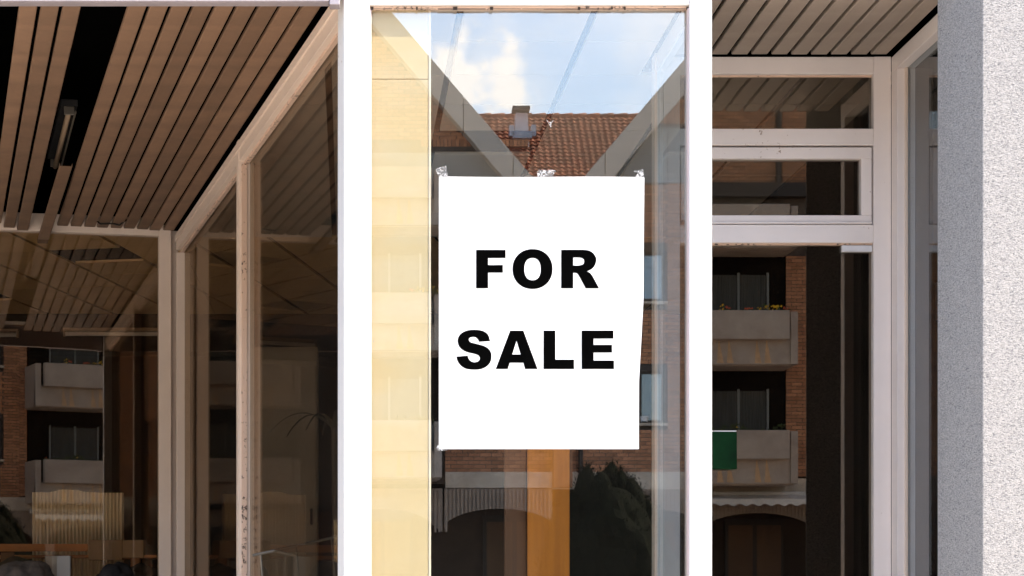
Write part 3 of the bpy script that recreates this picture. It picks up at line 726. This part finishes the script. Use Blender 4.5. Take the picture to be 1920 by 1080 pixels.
def barge_run(x0, x1, f, cuts):
    q = [x0] + cuts + [x1]
    for a, b in zip(q, q[1:]): barge(a + .006, b - .006, f)
barge_run(LAx, VX, line_l, [fx_(867), 3.55])
barge_run(VX, RAx, line_r, [fx_(1130), 6.75, 7.6, 9.2])
barge_run(LE_, LAx, line_l, [-2.0]); barge_run(RAx, RE, line_r, [12.4, 14.6])
for nm, x0, x1, f in (('roof', LAx, VX, line_l), ('roof', LE_, LAx, line_l), ('roof', VX, RAx, line_r), ('roof', RAx, RE, line_r)):
    MB().slab([(x0, f(x0) - .18), (x1, f(x1) - .18), (x1, f(x1) - .02), (x0, f(x0) - .02)], YB - 12, YB - .001).build(nm, 'roof', ap)

# bricks --------------------------------------------------------
BH, BL = .083, .25
bm_single = MB().box(0, BL - .014, -.128, 0, 0, BH - .013).mesh('brick', 'brick')
wallmb = MB()
nbr = 0
def brickwall(x0, x1, z0, z1, clip=None, single=False, soldier=False):
    global nbr
    wb = MB().box(x0, x1, YB - .129, YB - .011, z0, z1) if not clip else None
    if wb: mortar.v and None; k = len(mortar.v); mortar.v += wb.v; mortar.f += [tuple(k + i for i in f) for f in wb.f]
    if soldier:
        x = x0
        while x < x1 - .03:
            wallmb.box(x, min(x + .071, x1), YB - .02, YB + .004, z0, z1); x += .083
        return
    r = 0; z = z0
    while z < z1 - .02:
        x = x0 - (r % 2) * BL / 2
        while x < x1 - .02:
            a, b = max(x, x0), min(x + BL - .014, x1); zt_ = min(z + BH - .013, z1)
            if b - a > .03 and (not clip or clip((a + b) / 2, z + BH / 2)):
                dy = random.uniform(-.003, .003)
                if single and nbr < 296 and b - a > BL - .02 and zt_ - z > .06:
                    link('brick', bm_single, ap, (a, YB + dy, z)); nbr += 1
                else:
                    wallmb.box(a, b, YB - .05, YB + dy, z, zt_)
            x += BL
        z += BH; r += 1
mortar = MB()
random.seed(21)
gz = lambda x, z: z < (line_r(x) if x > VX else line_l(x)) - bt + .05
XS = [1.99, fx_(1035), fx_(1070), 7.35, 10.04, dx_(1523)]
z_cap, z_cbb = fz_(885), fz_(915)
# band below the poster, singled bricks
brickwall(2.12, XS[1], z_cap, fz_(832), single=True)
brickwall(XS[2], 6.95, z_cap, fz_(805), single=True)
# rest of the bay between balconies
brickwall(2.12, XS[1], fz_(832), 9.9)
brickwall(XS[2], 5.25, fz_(805), fz_(345))
for a, b in ((805, 790), (680, 578), (455, 345)):
    pass
WX0, WX1 = 5.30, fx_(1247)
brickwall(5.25, WX1 + .05, fz_(682), fz_(580)); brickwall(5.25, WX1 + .05, fz_(455), fz_(345)); 
brickwall(WX1 + .05, 7.35, z_cap, fz_(345))
# top storey right, behind the door glass
brickwall(7.35, 10.62, dz_(345), 12.9, clip=gz)
brickwall(10.05, 10.62, 4.0, dz_(480)); brickwall(7.36, 7.56, 4.0, dz_(360))
brickwall(10.62, 14.5, 4.0, 9.6)
brickwall(2.12, 3.9, fz_(262), 13.6, clip=gz)
brickwall(VX, 7.35, fz_(200), 13.9, clip=gz)
brickwall(1.6, 3.9, fz_(275), fz_(262), soldier=True)
brickwall(6.4, 7.4, fz_(232), fz_(200), soldier=True)
brickwall(-2.5, 2.12, fz_(262), 14, clip=gz)
brickwall(-8, -3.0, 4, 9.5)
mortar.build('mortar_bed', 'mortar', ap, kind='stuff')
wallmb.build('brickwork', 'brick', ap, kind='stuff')
# gable backing so clipped brick has mortar behind it
MB().slab([(VX + .2, 9.6), (RE - .2, 9.6), (RAx, line_r(RAx) - .9)], YB - .129, YB - .012).build('mortar_bed', 'mortar', ap)
MB().slab([(LE_ + .2, 9.6), (VX - .2, 9.6), (LAx, line_l(LAx) - .9)], YB - .129, YB - .012).build('mortar_bed', 'mortar', ap)
# projecting brick pier with return
MB().box(XS[1], XS[2], YB - .1, YB + .30, z_cbb, fz_(470)).build('pier', 'brick', ap)
MB().tube((fx_(1088), YB + .06, .0), (fx_(1088), YB + .06, 9.9), .05, 10).build('drainpipe', 'bframe', ap)
MB().tube((dx_(1459), YB + .06, dz_(360)), (dx_(1459), YB + .06, 12.6), .07, 10).build('drainpipe', 'bframe', ap)
# grey cladding panels
def panel(x0, x1, z0, z1, m='clad'):
    pl = [(-1, 0, -x0 - .006), (1, 0, x1 - .006), (0, -1, -z0 - .006), (0, 1, z1 - .006)]
    pl += [(-SLP, 1, VZ - VX * SLP - bt + .1)] if x0 > VX else [(SLP, 1, VZ + VX * SLP - bt + .1)]
    P = clip_poly([(-50, -50), (50, -50), (50, 50), (-50, 50)], pl)
    if P: MB().slab(P, YB - .1, YB + .03).build('cladding_panel', m, ap, .004)
zc0 = fz_(375)
for a, b in ((-1.6, .4), (.4, 2.12), (2.12, fx_(905)), (fx_(905), fx_(960))): panel(a, b, zc0, fz_(287))
for a, b in ((5.35, 5.95), (5.95, 6.9), (6.9, 7.35)): panel(a, b, fz_(344), fz_(240))
MB().box(-1.6, 3.3, YB - .1, YB - .03, fz_(287), fz_(275)).build('lintel_shade_band', 'bframe', ap)  # dark strip colours in the shade under the lintel course
# concrete band and ribbed arcade
MB().box(2.12, XS[1] - .002, YB - .1, YB + .05, z_cbb, z_cap - .002).build('concrete_band', 'concband', ap, .005)
MB().box(XS[2] + .002, 14.5, YB - .1, YB + .045, z_cbb, z_cap - .002).build('concrete_band', 'concband', ap, .005)
MB().box(XS[1], 14.4, YB + .02, YB + .06, z_cbb - .03, z_cbb - .002).build('ledge', 'concband', ap)
zr1, zr0 = fz_(916), fz_(980)
def arcade(x0, x1, xc, hw, rise):
    pts = [(x0, zr1), (x0, zr0 - .2)]
    for i in range(21):
        a = -1 + i / 10; pts.append((xc + a * hw, zr0 - .2 + rise * math.sqrt(max(0, 1 - (a * .92) ** 2))))
    pts += [(x1, zr0 - .2), (x1, zr1)]
    MB().slab(pts, YB - .1, YB + .02).build('ribbed_lintel', 'ribbed', ap)
    rb = MB(); x = x0 + .02
    while x < x1 - .03:
        a = (x - xc) / hw
        zb = zr0 - .2 + (rise * math.sqrt(max(0, 1 - (a * .92) ** 2)) if abs(a) < 1 else 0)
        if zr1 - zb > .02: rb.box(x, x + .045, YB + .0205, YB + .055, zb, zr1 - .01)
        x += .085
    rb.build('rib', 'ribbed', ap, kind='stuff')
    if abs(x0 - 2.1) > .01: MB().box(x0 - .001, x0 + .25, YB - .1, YB + .015, 0, zr0 - .2).build('pier', 'ribbed', ap)
arcade(-.6, 2.06, .75, 1.05, .5); arcade(2.10, 4.42, 3.28, 1.15, .5); arcade(4.9, 8.0, 6.4, 1.3, .5); arcade(8.1, 10.9, 9.4, 1.25, .5); arcade(11, 14, 12.4, 1.3, .5)
MB().box(-1, 14.4, YB - 2.4, YB - 2.3, 0, 3.7).build('arcade_wall', 'arcade', ap)
for q in range(5):
    qx = -.4 + q * 3.0
    aw_ = MB().box(qx + .5, qx + 1.9, YB - 2.29, YB - 2.2, .1, 3.1).build('shop_front', 'bframe', ap)
    for e in (0, .68): MB().box(qx + .58 + e, qx + 1.16 + e, YB - 2.199, YB - 2.195, .3, 2.95).build('pane', 'brown', aw_)
MB().box(-1, 14.4, YB - 2.3, YB - .11, 3.3, 3.7).build('arcade_soffit', 'darkwall', ap)

# windows --------------------------------------------------------
def window(x0, x1, z0, z1, cur='curtain', frame='bframe', n=1, lintel=True):
    w_ = MB().box(x0, x1, YB - .128, YB - .07, z1 - .06, z1).build('window', frame, ap)
    fr = MB().box(x0, x1, YB - .126, YB - .07, z0, z0 + .06)
    for i in range(n + 1):
        q = x0 + (x1 - x0 - .06) * i / n; fr.box(q, q + .06, YB - .124, YB - .071, z0 + .061, z1 - .061)
    fr.build('frame', frame, w_)
    MB().box(x0 + .05, x1 - .05, YB - .1195, YB - .116, z0 + .05, z1 - .05).build('pane', 'glassB', w_)
    c = MB(); nx_ = 36
    for i in range(nx_):
        a = x0 + .05 + (x1 - x0 - .1) * i / nx_; b = x0 + .05 + (x1 - x0 - .1) * (i + 1) / nx_; yy = (.006 if i % 2 else 0)
        c.box(a, b, YB - .1285, YB - .126 + yy * .7, z0 + .07, z1 - .07)
    c.build('curtain', cur, w_)
    if lintel: MB().box(x0 - .05, x1 + .05, YB - .1, YB - .02, z1, z1 + .2).build('lintel', 'bframe', ap)
    MB().box(x0 - .05, x1 + .05, YB - .1, YB + .04, z0 - .06, z0 - .002).build('sill', 'concband', ap)
window(WX0, WX1, fz_(565), fz_(472), n=3); window(WX0, WX1, fz_(793), fz_(695), n=3)
MB().tube((fx_(1209), YB - .09, fz_(790)), (fx_(1209), YB - .09, fz_(780)), .08, 12, .1).build('flower_pot', 'plate', ap)
MB().box(7.36, 10.6, YB - .12, YB + .25, dz_(372), dz_(346)).build('eaves_beam', 'bframe', ap)
for a, b in ((7.6, dx_(1365)), (dx_(1385), dx_(1433)), (dx_(1446), dx_(1512))): window(a, b, dz_(430), dz_(375), n=1, lintel=False, cur='curtain')
for zz in (7.0, 4.7): window(11.5, 12.8, zz, zz + 1.3, n=2); window(13.1, 14.2, zz, zz + 1.3, n=2)

# balconies ------------------------------------------------------
def flowers(x0, x1, y, z, lab, seed, frac=.5):
    random.seed(seed); g = thing('balcony_plants', lab, 'plants', 'planting in the balcony troughs')
    lf_ = MB(); fy = MB(); fr = MB()
    for i in range(int((x1 - x0) * 90)):
        x = random.uniform(x0, x1); cl_ = math.sin(x * 5 + seed) * .5 + .5
        if random.random() > .25 + cl_: continue
        zz = z + random.uniform(0, .05 + .13 * cl_); yy = y + random.uniform(-.07, .07); s_ = random.uniform(.02, .045)
        tgt = lf_
        r_ = random.random()
        if zz > z + .05 and r_ < frac: tgt = fy if cl_ > .55 else fr
        a = random.uniform(0, 3); k = len(tgt.v); u_ = Vector((math.cos(a), math.sin(a), random.uniform(-.3, .3))) * s_; v_ = Vector((random.uniform(-.3, .3), .4, 1)).normalized() * s_; c = Vector((x, yy, zz))
        tgt.v += [tuple(c - u_), tuple(c - v_ * .8), tuple(c + u_), tuple(c + v_)]; tgt.f.append((k, k + 1, k + 2, k + 3))
    lf_.build('foliage', 'leaf2', g); fy.v and fy.build('yellow_flowers', 'flowy', g); fr.v and fr.build('red_flowers', 'flowr', g)
def balcony(x0, x1, zt_, name='balcony', right=True, left=True, stain=False, hh=1.18, loggia=True):
    yf = YB + 1.1
    zb = zt_ - hh
    p_ = MB().box(x0, x1, yf - .10, yf, zb, zt_ - .62).build(name, 'concrete', ap, .01)
    MB().box(x0 + .05, x1 - .05, YB, yf - .10, zb - .02, zb + .16).build('floor_slab', 'concrete', p_)
    ci = .16
    MB().box(x0 + (ci + .06 if left else 0), x1 - (ci + .06 if right else 0), yf + .0, yf + .22, zt_ - .64, zt_).build('planter_box', 'concrete', p_, .012)
    if right: MB().box(x1 - ci, x1 + .0, YB, yf + .05, zb, zt_ - .01).build('cheek', 'concrete', p_, .008)
    if left: MB().box(x0, x0 + ci, YB, yf + .05, zb, zt_ - .01).build('cheek', 'concrete', p_, .008)
    if stain:
        for q in (x0 + .75, x1 - .95):
            for e in (0, .22): MB().slab([(q + e, zb + .03), (q + e + .15, zb + .03), (q + e + .05, zt_ - .65), (q + e + .03, zt_ - .65)], yf + .0005, yf + .003).build('stain_streak', 'rust', p_)
    if not loggia: return
    # loggia behind: dark recess, glazed door with curtain
    MB().box(x0, x1, YB - .12, YB - .06, zb, zt_ + 1.45).build('loggia_wall', 'darkwall', p_)
    MB().box(x1 - 1.75, x1 - .45, YB - .059, YB - .04, zt_ - .9, zt_ + 1.0).build('curtain', 'curtaing', p_)
    for q in (1.83, 1.10, .43): MB().box(x1 - q, x1 - q + .05, YB - .059, YB - .02, zt_ - .9, zt_ + 1.05).build('door_frame', 'clad', p_)
for x0, x1, right, left in ((-1.2, XS[0], True, True), (7.50, XS[4], True, True)):
    for zt_, st in ((dz_(815), True), (dz_(597), False), (dz_(382), False)):
        if zt_ > 9.9 and x0 > 5: balcony(x0, x1, dz_(404), hh=.93, loggia=False); continue
        balcony(x0, x1, zt_, stain=(st or zt_ > 6), right=right, left=left)
flowers(8.3, 9.85, YB + 1.21, dz_(597) - .02, 'orange and yellow flowers along the upper mirrored balcony', 5, .8)
flowers(7.7, 9.8, YB + 1.21, dz_(815) - .02, 'sparse greenery along the lower mirrored balcony', 9, .06)
flowers(1.0, 1.9, YB + 1.21, dz_(597) - .02, 'pink and green planting on the balcony left of the paper', 12, .5)
flowers(1.0, 1.9, YB + 1.21, dz_(815) - .02, 'green planting on the low balcony left of the paper', 14, .05)
# roof-top awning over the ground floor
aw = thing('awning', 'pale awning with a scalloped edge under the mirrored balcony', 'awning')
ax0, ax1 = 7.6, dx_(1640)
MB().box(ax0, ax1, YB + .12, YB + .30, dz_(935), dz_(923)).build('cassette', 'awn', aw, .01)
vp = [(ax0, dz_(937)), (ax1, dz_(937))]
n_ = int((ax1 - ax0) / .046)
for i in range(n_ + 1):
    x = ax1 - (ax1 - ax0) * i / n_; vp.append((x, dz_(949) + .028 * math.cos(x * 2 * math.pi / .285)))
MB().slab(vp, YB + .72, YB + .728).build('valance', 'awn', aw)
k = MB(); k.v = [(ax0, YB + .25, dz_(928)), (ax1, YB + .25, dz_(928)), (ax1, YB + .728, dz_(937)), (ax0, YB + .728, dz_(937)), (ax0, YB + .25, dz_(928) - .006), (ax1, YB + .25, dz_(928) - .006), (ax1, YB + .728, dz_(937) - .006), (ax0, YB + .728, dz_(937) - .006)]
k.f = [(0, 1, 2, 3), (7, 6, 5, 4), (0, 4, 5, 1), (1, 5, 6, 2), (2, 6, 7, 3), (3, 7, 4, 0)]; k.build('cloth', 'awn', aw)

# house with pantile roof behind the valley
hs = thing('tiled_house', 'house with a red clay tile roof between the two mirrored gables', 'building')
YRD = YB - 9.2
zr_ = EYE + (1090 - 216) * (ZF + .13 - YRD) / F
MB().box(-2, 12, YRD - 8, YRD + 4.6, 0, zr_ - 5.2).build('wall', 'brick', hs)
RB = math.atan(1.0)
tw_, tl_ = .165, .175
tm = MB(); nst = 8
for e in (0, 1):
    for i in range(nst + 1):
        a = -tw_ / 2 - .008 + (tw_ + .016) * i / nst; h = .016 * math.sin((i / nst) * 2 * math.pi + .6)
        for t_ in (0, -.02): tm.v.append((a, (tl_ + .03) * e, h + t_ + (.040 if e else 0)))
for i in range(nst):
    a, b = 2 * i, 2 * (i + 1); q = 2 * (nst + 1)
    tm.f += [(a, b, q + b, q + a), (a + 1, q + a + 1, q + b + 1, b + 1), (q + a, q + b, q + b + 1, q + a + 1)]
tmesh = tm.mesh('roof_tile', 'roof')
for p_ in tmesh.polygons: p_.use_smooth = False
rest = MB()
nt_ = 0
c45, s45 = math.cos(RB), math.sin(RB)
rowz = lambda r: (YRD + .02 + (r + .5) * tl_ * c45, zr_ - .05 - (r + .5) * tl_ * s45)
random.seed(31)
rf = MB()
rf.v = [(-2, YRD, zr_ - .06), (12, YRD, zr_ - .06), (12, YRD + 5.2 * c45 * 1.0 + 1.0, zr_ - 4.74), (-2, YRD + 4.677, zr_ - 4.737), (-2, YRD - 5, zr_ - 5.06), (12, YRD - 5, zr_ - 5.06)]
rf.v[2] = (12, YRD + 4.677, zr_ - 4.737)
rf.f = [(0, 1, 2, 3), (0, 4, 5, 1), (3, 2, 5, 4), (0, 3, 4), (1, 5, 2)]
rf.build('roof', 'mortar', hs)
roof = [c for c in hs.children if c.name.startswith('roof')][0]
for r in range(27):
    yy, zz = rowz(r)
    for i in range(0, 72):
        x = -1.9 + i * tw_ + random.uniform(-.006, .006)
        single = r < 12 and 3.1 < x < 7.6 and nt_ < 298
        if single:
            link('roof_tile', tmesh, roof, (x, yy - tl_ / 2 * c45, zz + tl_ / 2 * s45), (-RB + random.uniform(-.012, .012), random.uniform(-.01, .01), random.uniform(-.014, .014))); nt_ += 1
        elif 1.0 < x < 9.5:
            k = len(rest.v); ro = Euler((-RB, 0, random.uniform(-.01, .01))).to_matrix(); o_ = Vector((x, yy - tl_ / 2 * c45, zz + tl_ / 2 * s45))
            rest.v += [tuple(o_ + ro @ v.co) for v in tmesh.vertices]; rest.f += [tuple(k + q for q in p_.vertices) for p_ in tmesh.polygons]
rest.build('roof_tiles', 'roof', roof, kind='stuff')
for i in range(24):
    x = 2.0 + i * .36
    b = MB(); b.tube((x, YRD - .02, zr_ - .06 + .0), (x + .38, YRD - .02, zr_ - .035), .085, 10, .10); b.build('ridge_tile', 'roof', roof, smooth=True)
# flue with flashing
KH = F / (ZF + .13 - (YRD + .9))
fl = lambda px: (px - 650) / KH
flz = lambda py: EYE + (1090 - py) / KH
yf0 = YRD + .75
ch = MB(); zlo, zhi = flz(262), flz(214)
a0_, a1_, b0_, b1_ = fl(962), fl(992), fl(966), fl(988)
ch.v = [(a0_, yf0, zlo - .4), (a1_, yf0, zlo - .4), (a1_, yf0 + .32, zlo - .4), (a0_, yf0 + .32, zlo - .4), (b0_, yf0 + .04, zhi), (b1_, yf0 + .04, zhi), (b1_, yf0 + .28, zhi), (b0_, yf0 + .28, zhi)]
ch.f = [(0, 3, 2, 1), (4, 5, 6, 7), (0, 1, 5, 4), (1, 2, 6, 5), (2, 3, 7, 6), (3, 0, 4, 7)]
chm = ch.build('chimney', 'chim', roof, .008)
MB().box(fl(960), fl(992), yf0 - .03, yf0 + .4, flz(211), flz(203)).build('cap_slab', 'chimcap', chm, .006)
for q in (b0_ + .02, b1_ - .05): MB().box(q, q + .03, yf0 + .1, yf0 + .2, zhi, flz(211)).build('cap_leg', 'zinc', chm)
random.seed(2)
for a, b, z0_, z1_ in ((952, 962, 262, 241), (993, 1003, 262, 240), (958, 996, 266, 252)):
    MB().box(fl(a), fl(b), yf0 + .30, yf0 + .5, flz(z0_), flz(z1_)).build('flashing', 'zinc', chm, .02)

# dark yew between street and block
KT = F / (ZF + .13 + 24.0)
tr = thing('yew_tree', 'dark bushy yew mirrored in the glass below the paper', 'tree')
TX = (1135 - 650) / KT
MB().tube((TX, -24, -.1), (TX, -24, 1.6), .12, 10, .07).build('trunk', 'bark', tr)
for q in range(6):
    an = q * 1.05; MB().tube((TX, -24, .8 + .15 * q), (TX + math.cos(an) * .6, -24 + math.sin(an) * .6, 2.0 + .15 * q), .045, 7, .012).build('limb', 'bark', tr)
lv = MB(); random.seed(77)
tops = [(1140, 900, .78), (1075, 935, .42), (1149, 852, .30), (1098, 862, .30), (1184, 882, .34), (1214, 922, .30), (1068, 912, .36), (1122, 872, .34), (1052, 950, .26), (1166, 866, .24)]
from mathutils import noise
bmc = bmesh.new()
for px, py, rr in tops:
    tx = (px - 650) / KT; tz = EYE + (1090 - py) / KT
    g = bmesh.ops.create_icosphere(bmc, subdivisions=4, radius=1)
    cy = -24 + random.uniform(-.25, .25)
    for v in g['verts']:
        d_ = v.co.copy()
        n_ = noise.noise(d_ * 2.4 + Vector((px, 0, 0))) * .16 + noise.noise(d_ * 8 + Vector((px, 0, 0))) * .08
        low = .5 * (1 - max(-.2, d_.z))
        v.co = Vector((tx + d_.x * rr * (.95 + low) * (1 + n_), cy + d_.y * rr * 1.3 * (1 + n_), (tz + .2) / 2 + d_.z * (tz - .35) / 2 * (1 + n_ * .12) * .97))
        for q in range(4):
            c = v.co + Vector((random.gauss(0, .045), random.gauss(0, .045), random.gauss(0, .05))); s_ = random.uniform(.014, .034)
            u_ = Vector((random.gauss(0, 1), random.gauss(0, 1), random.gauss(0, .6))).normalized() * s_
            w_ = (Vector((d_.x, d_.y, .9)) + Vector((random.gauss(0, .4), random.gauss(0, .4), random.gauss(0, .3)))).normalized() * s_ * 2.0
            k = len(lv.v); lv.v += [tuple(c - u_ * .5), tuple(c + u_ * .5), tuple(c + w_)]; lv.f.append((k, k + 1, k + 2))
mc = bpy.data.meshes.new('inner_crown'); bmc.to_mesh(mc); bmc.free(); mc.materials.append(M['leaf']); link('inner_crown', mc, tr)
me = bpy.data.meshes.new('crown'); me.from_pydata(lv.v, [], lv.f); me.materials.append(M['leaf']); link('crown', me, tr)
# neighbouring blocks that close the street on both sides
for i, (x0, x1, y0, h, lb) in enumerate(((-26, -9, -33, 10, 'long plain block further left along the street'), (23, 40, -33, 11, 'long plain block further right along the street'))):
    nb = thing('street_house', lb, 'building')
    MB().box(x0, x1, y0 - 10, y0, 0, h).build('wall', 'brick', nb)
    MB().slab([(x0 - .3, h), (x1 + .3, h), ((x0 + x1) / 2 + 4, h + 3.5), ((x0 + x1) / 2 - 4, h + 3.5)], y0 - 10.2, y0 + .3).build('roof', 'roof', nb)
    for a in range(5):
        for b in range(3):
            wx, wz = x0 + 1.6 + a * 3.1, 1.2 + b * 2.9
            wo = MB().box(wx, wx + 1.3, y0 - .02, y0 + .05, wz, wz + 1.5).build('window', 'wframe', nb)
            MB().box(wx + .08, wx + 1.22, y0 + .0505, y0 + .056, wz + .08, wz + 1.42).build('pane', 'glassB', wo)
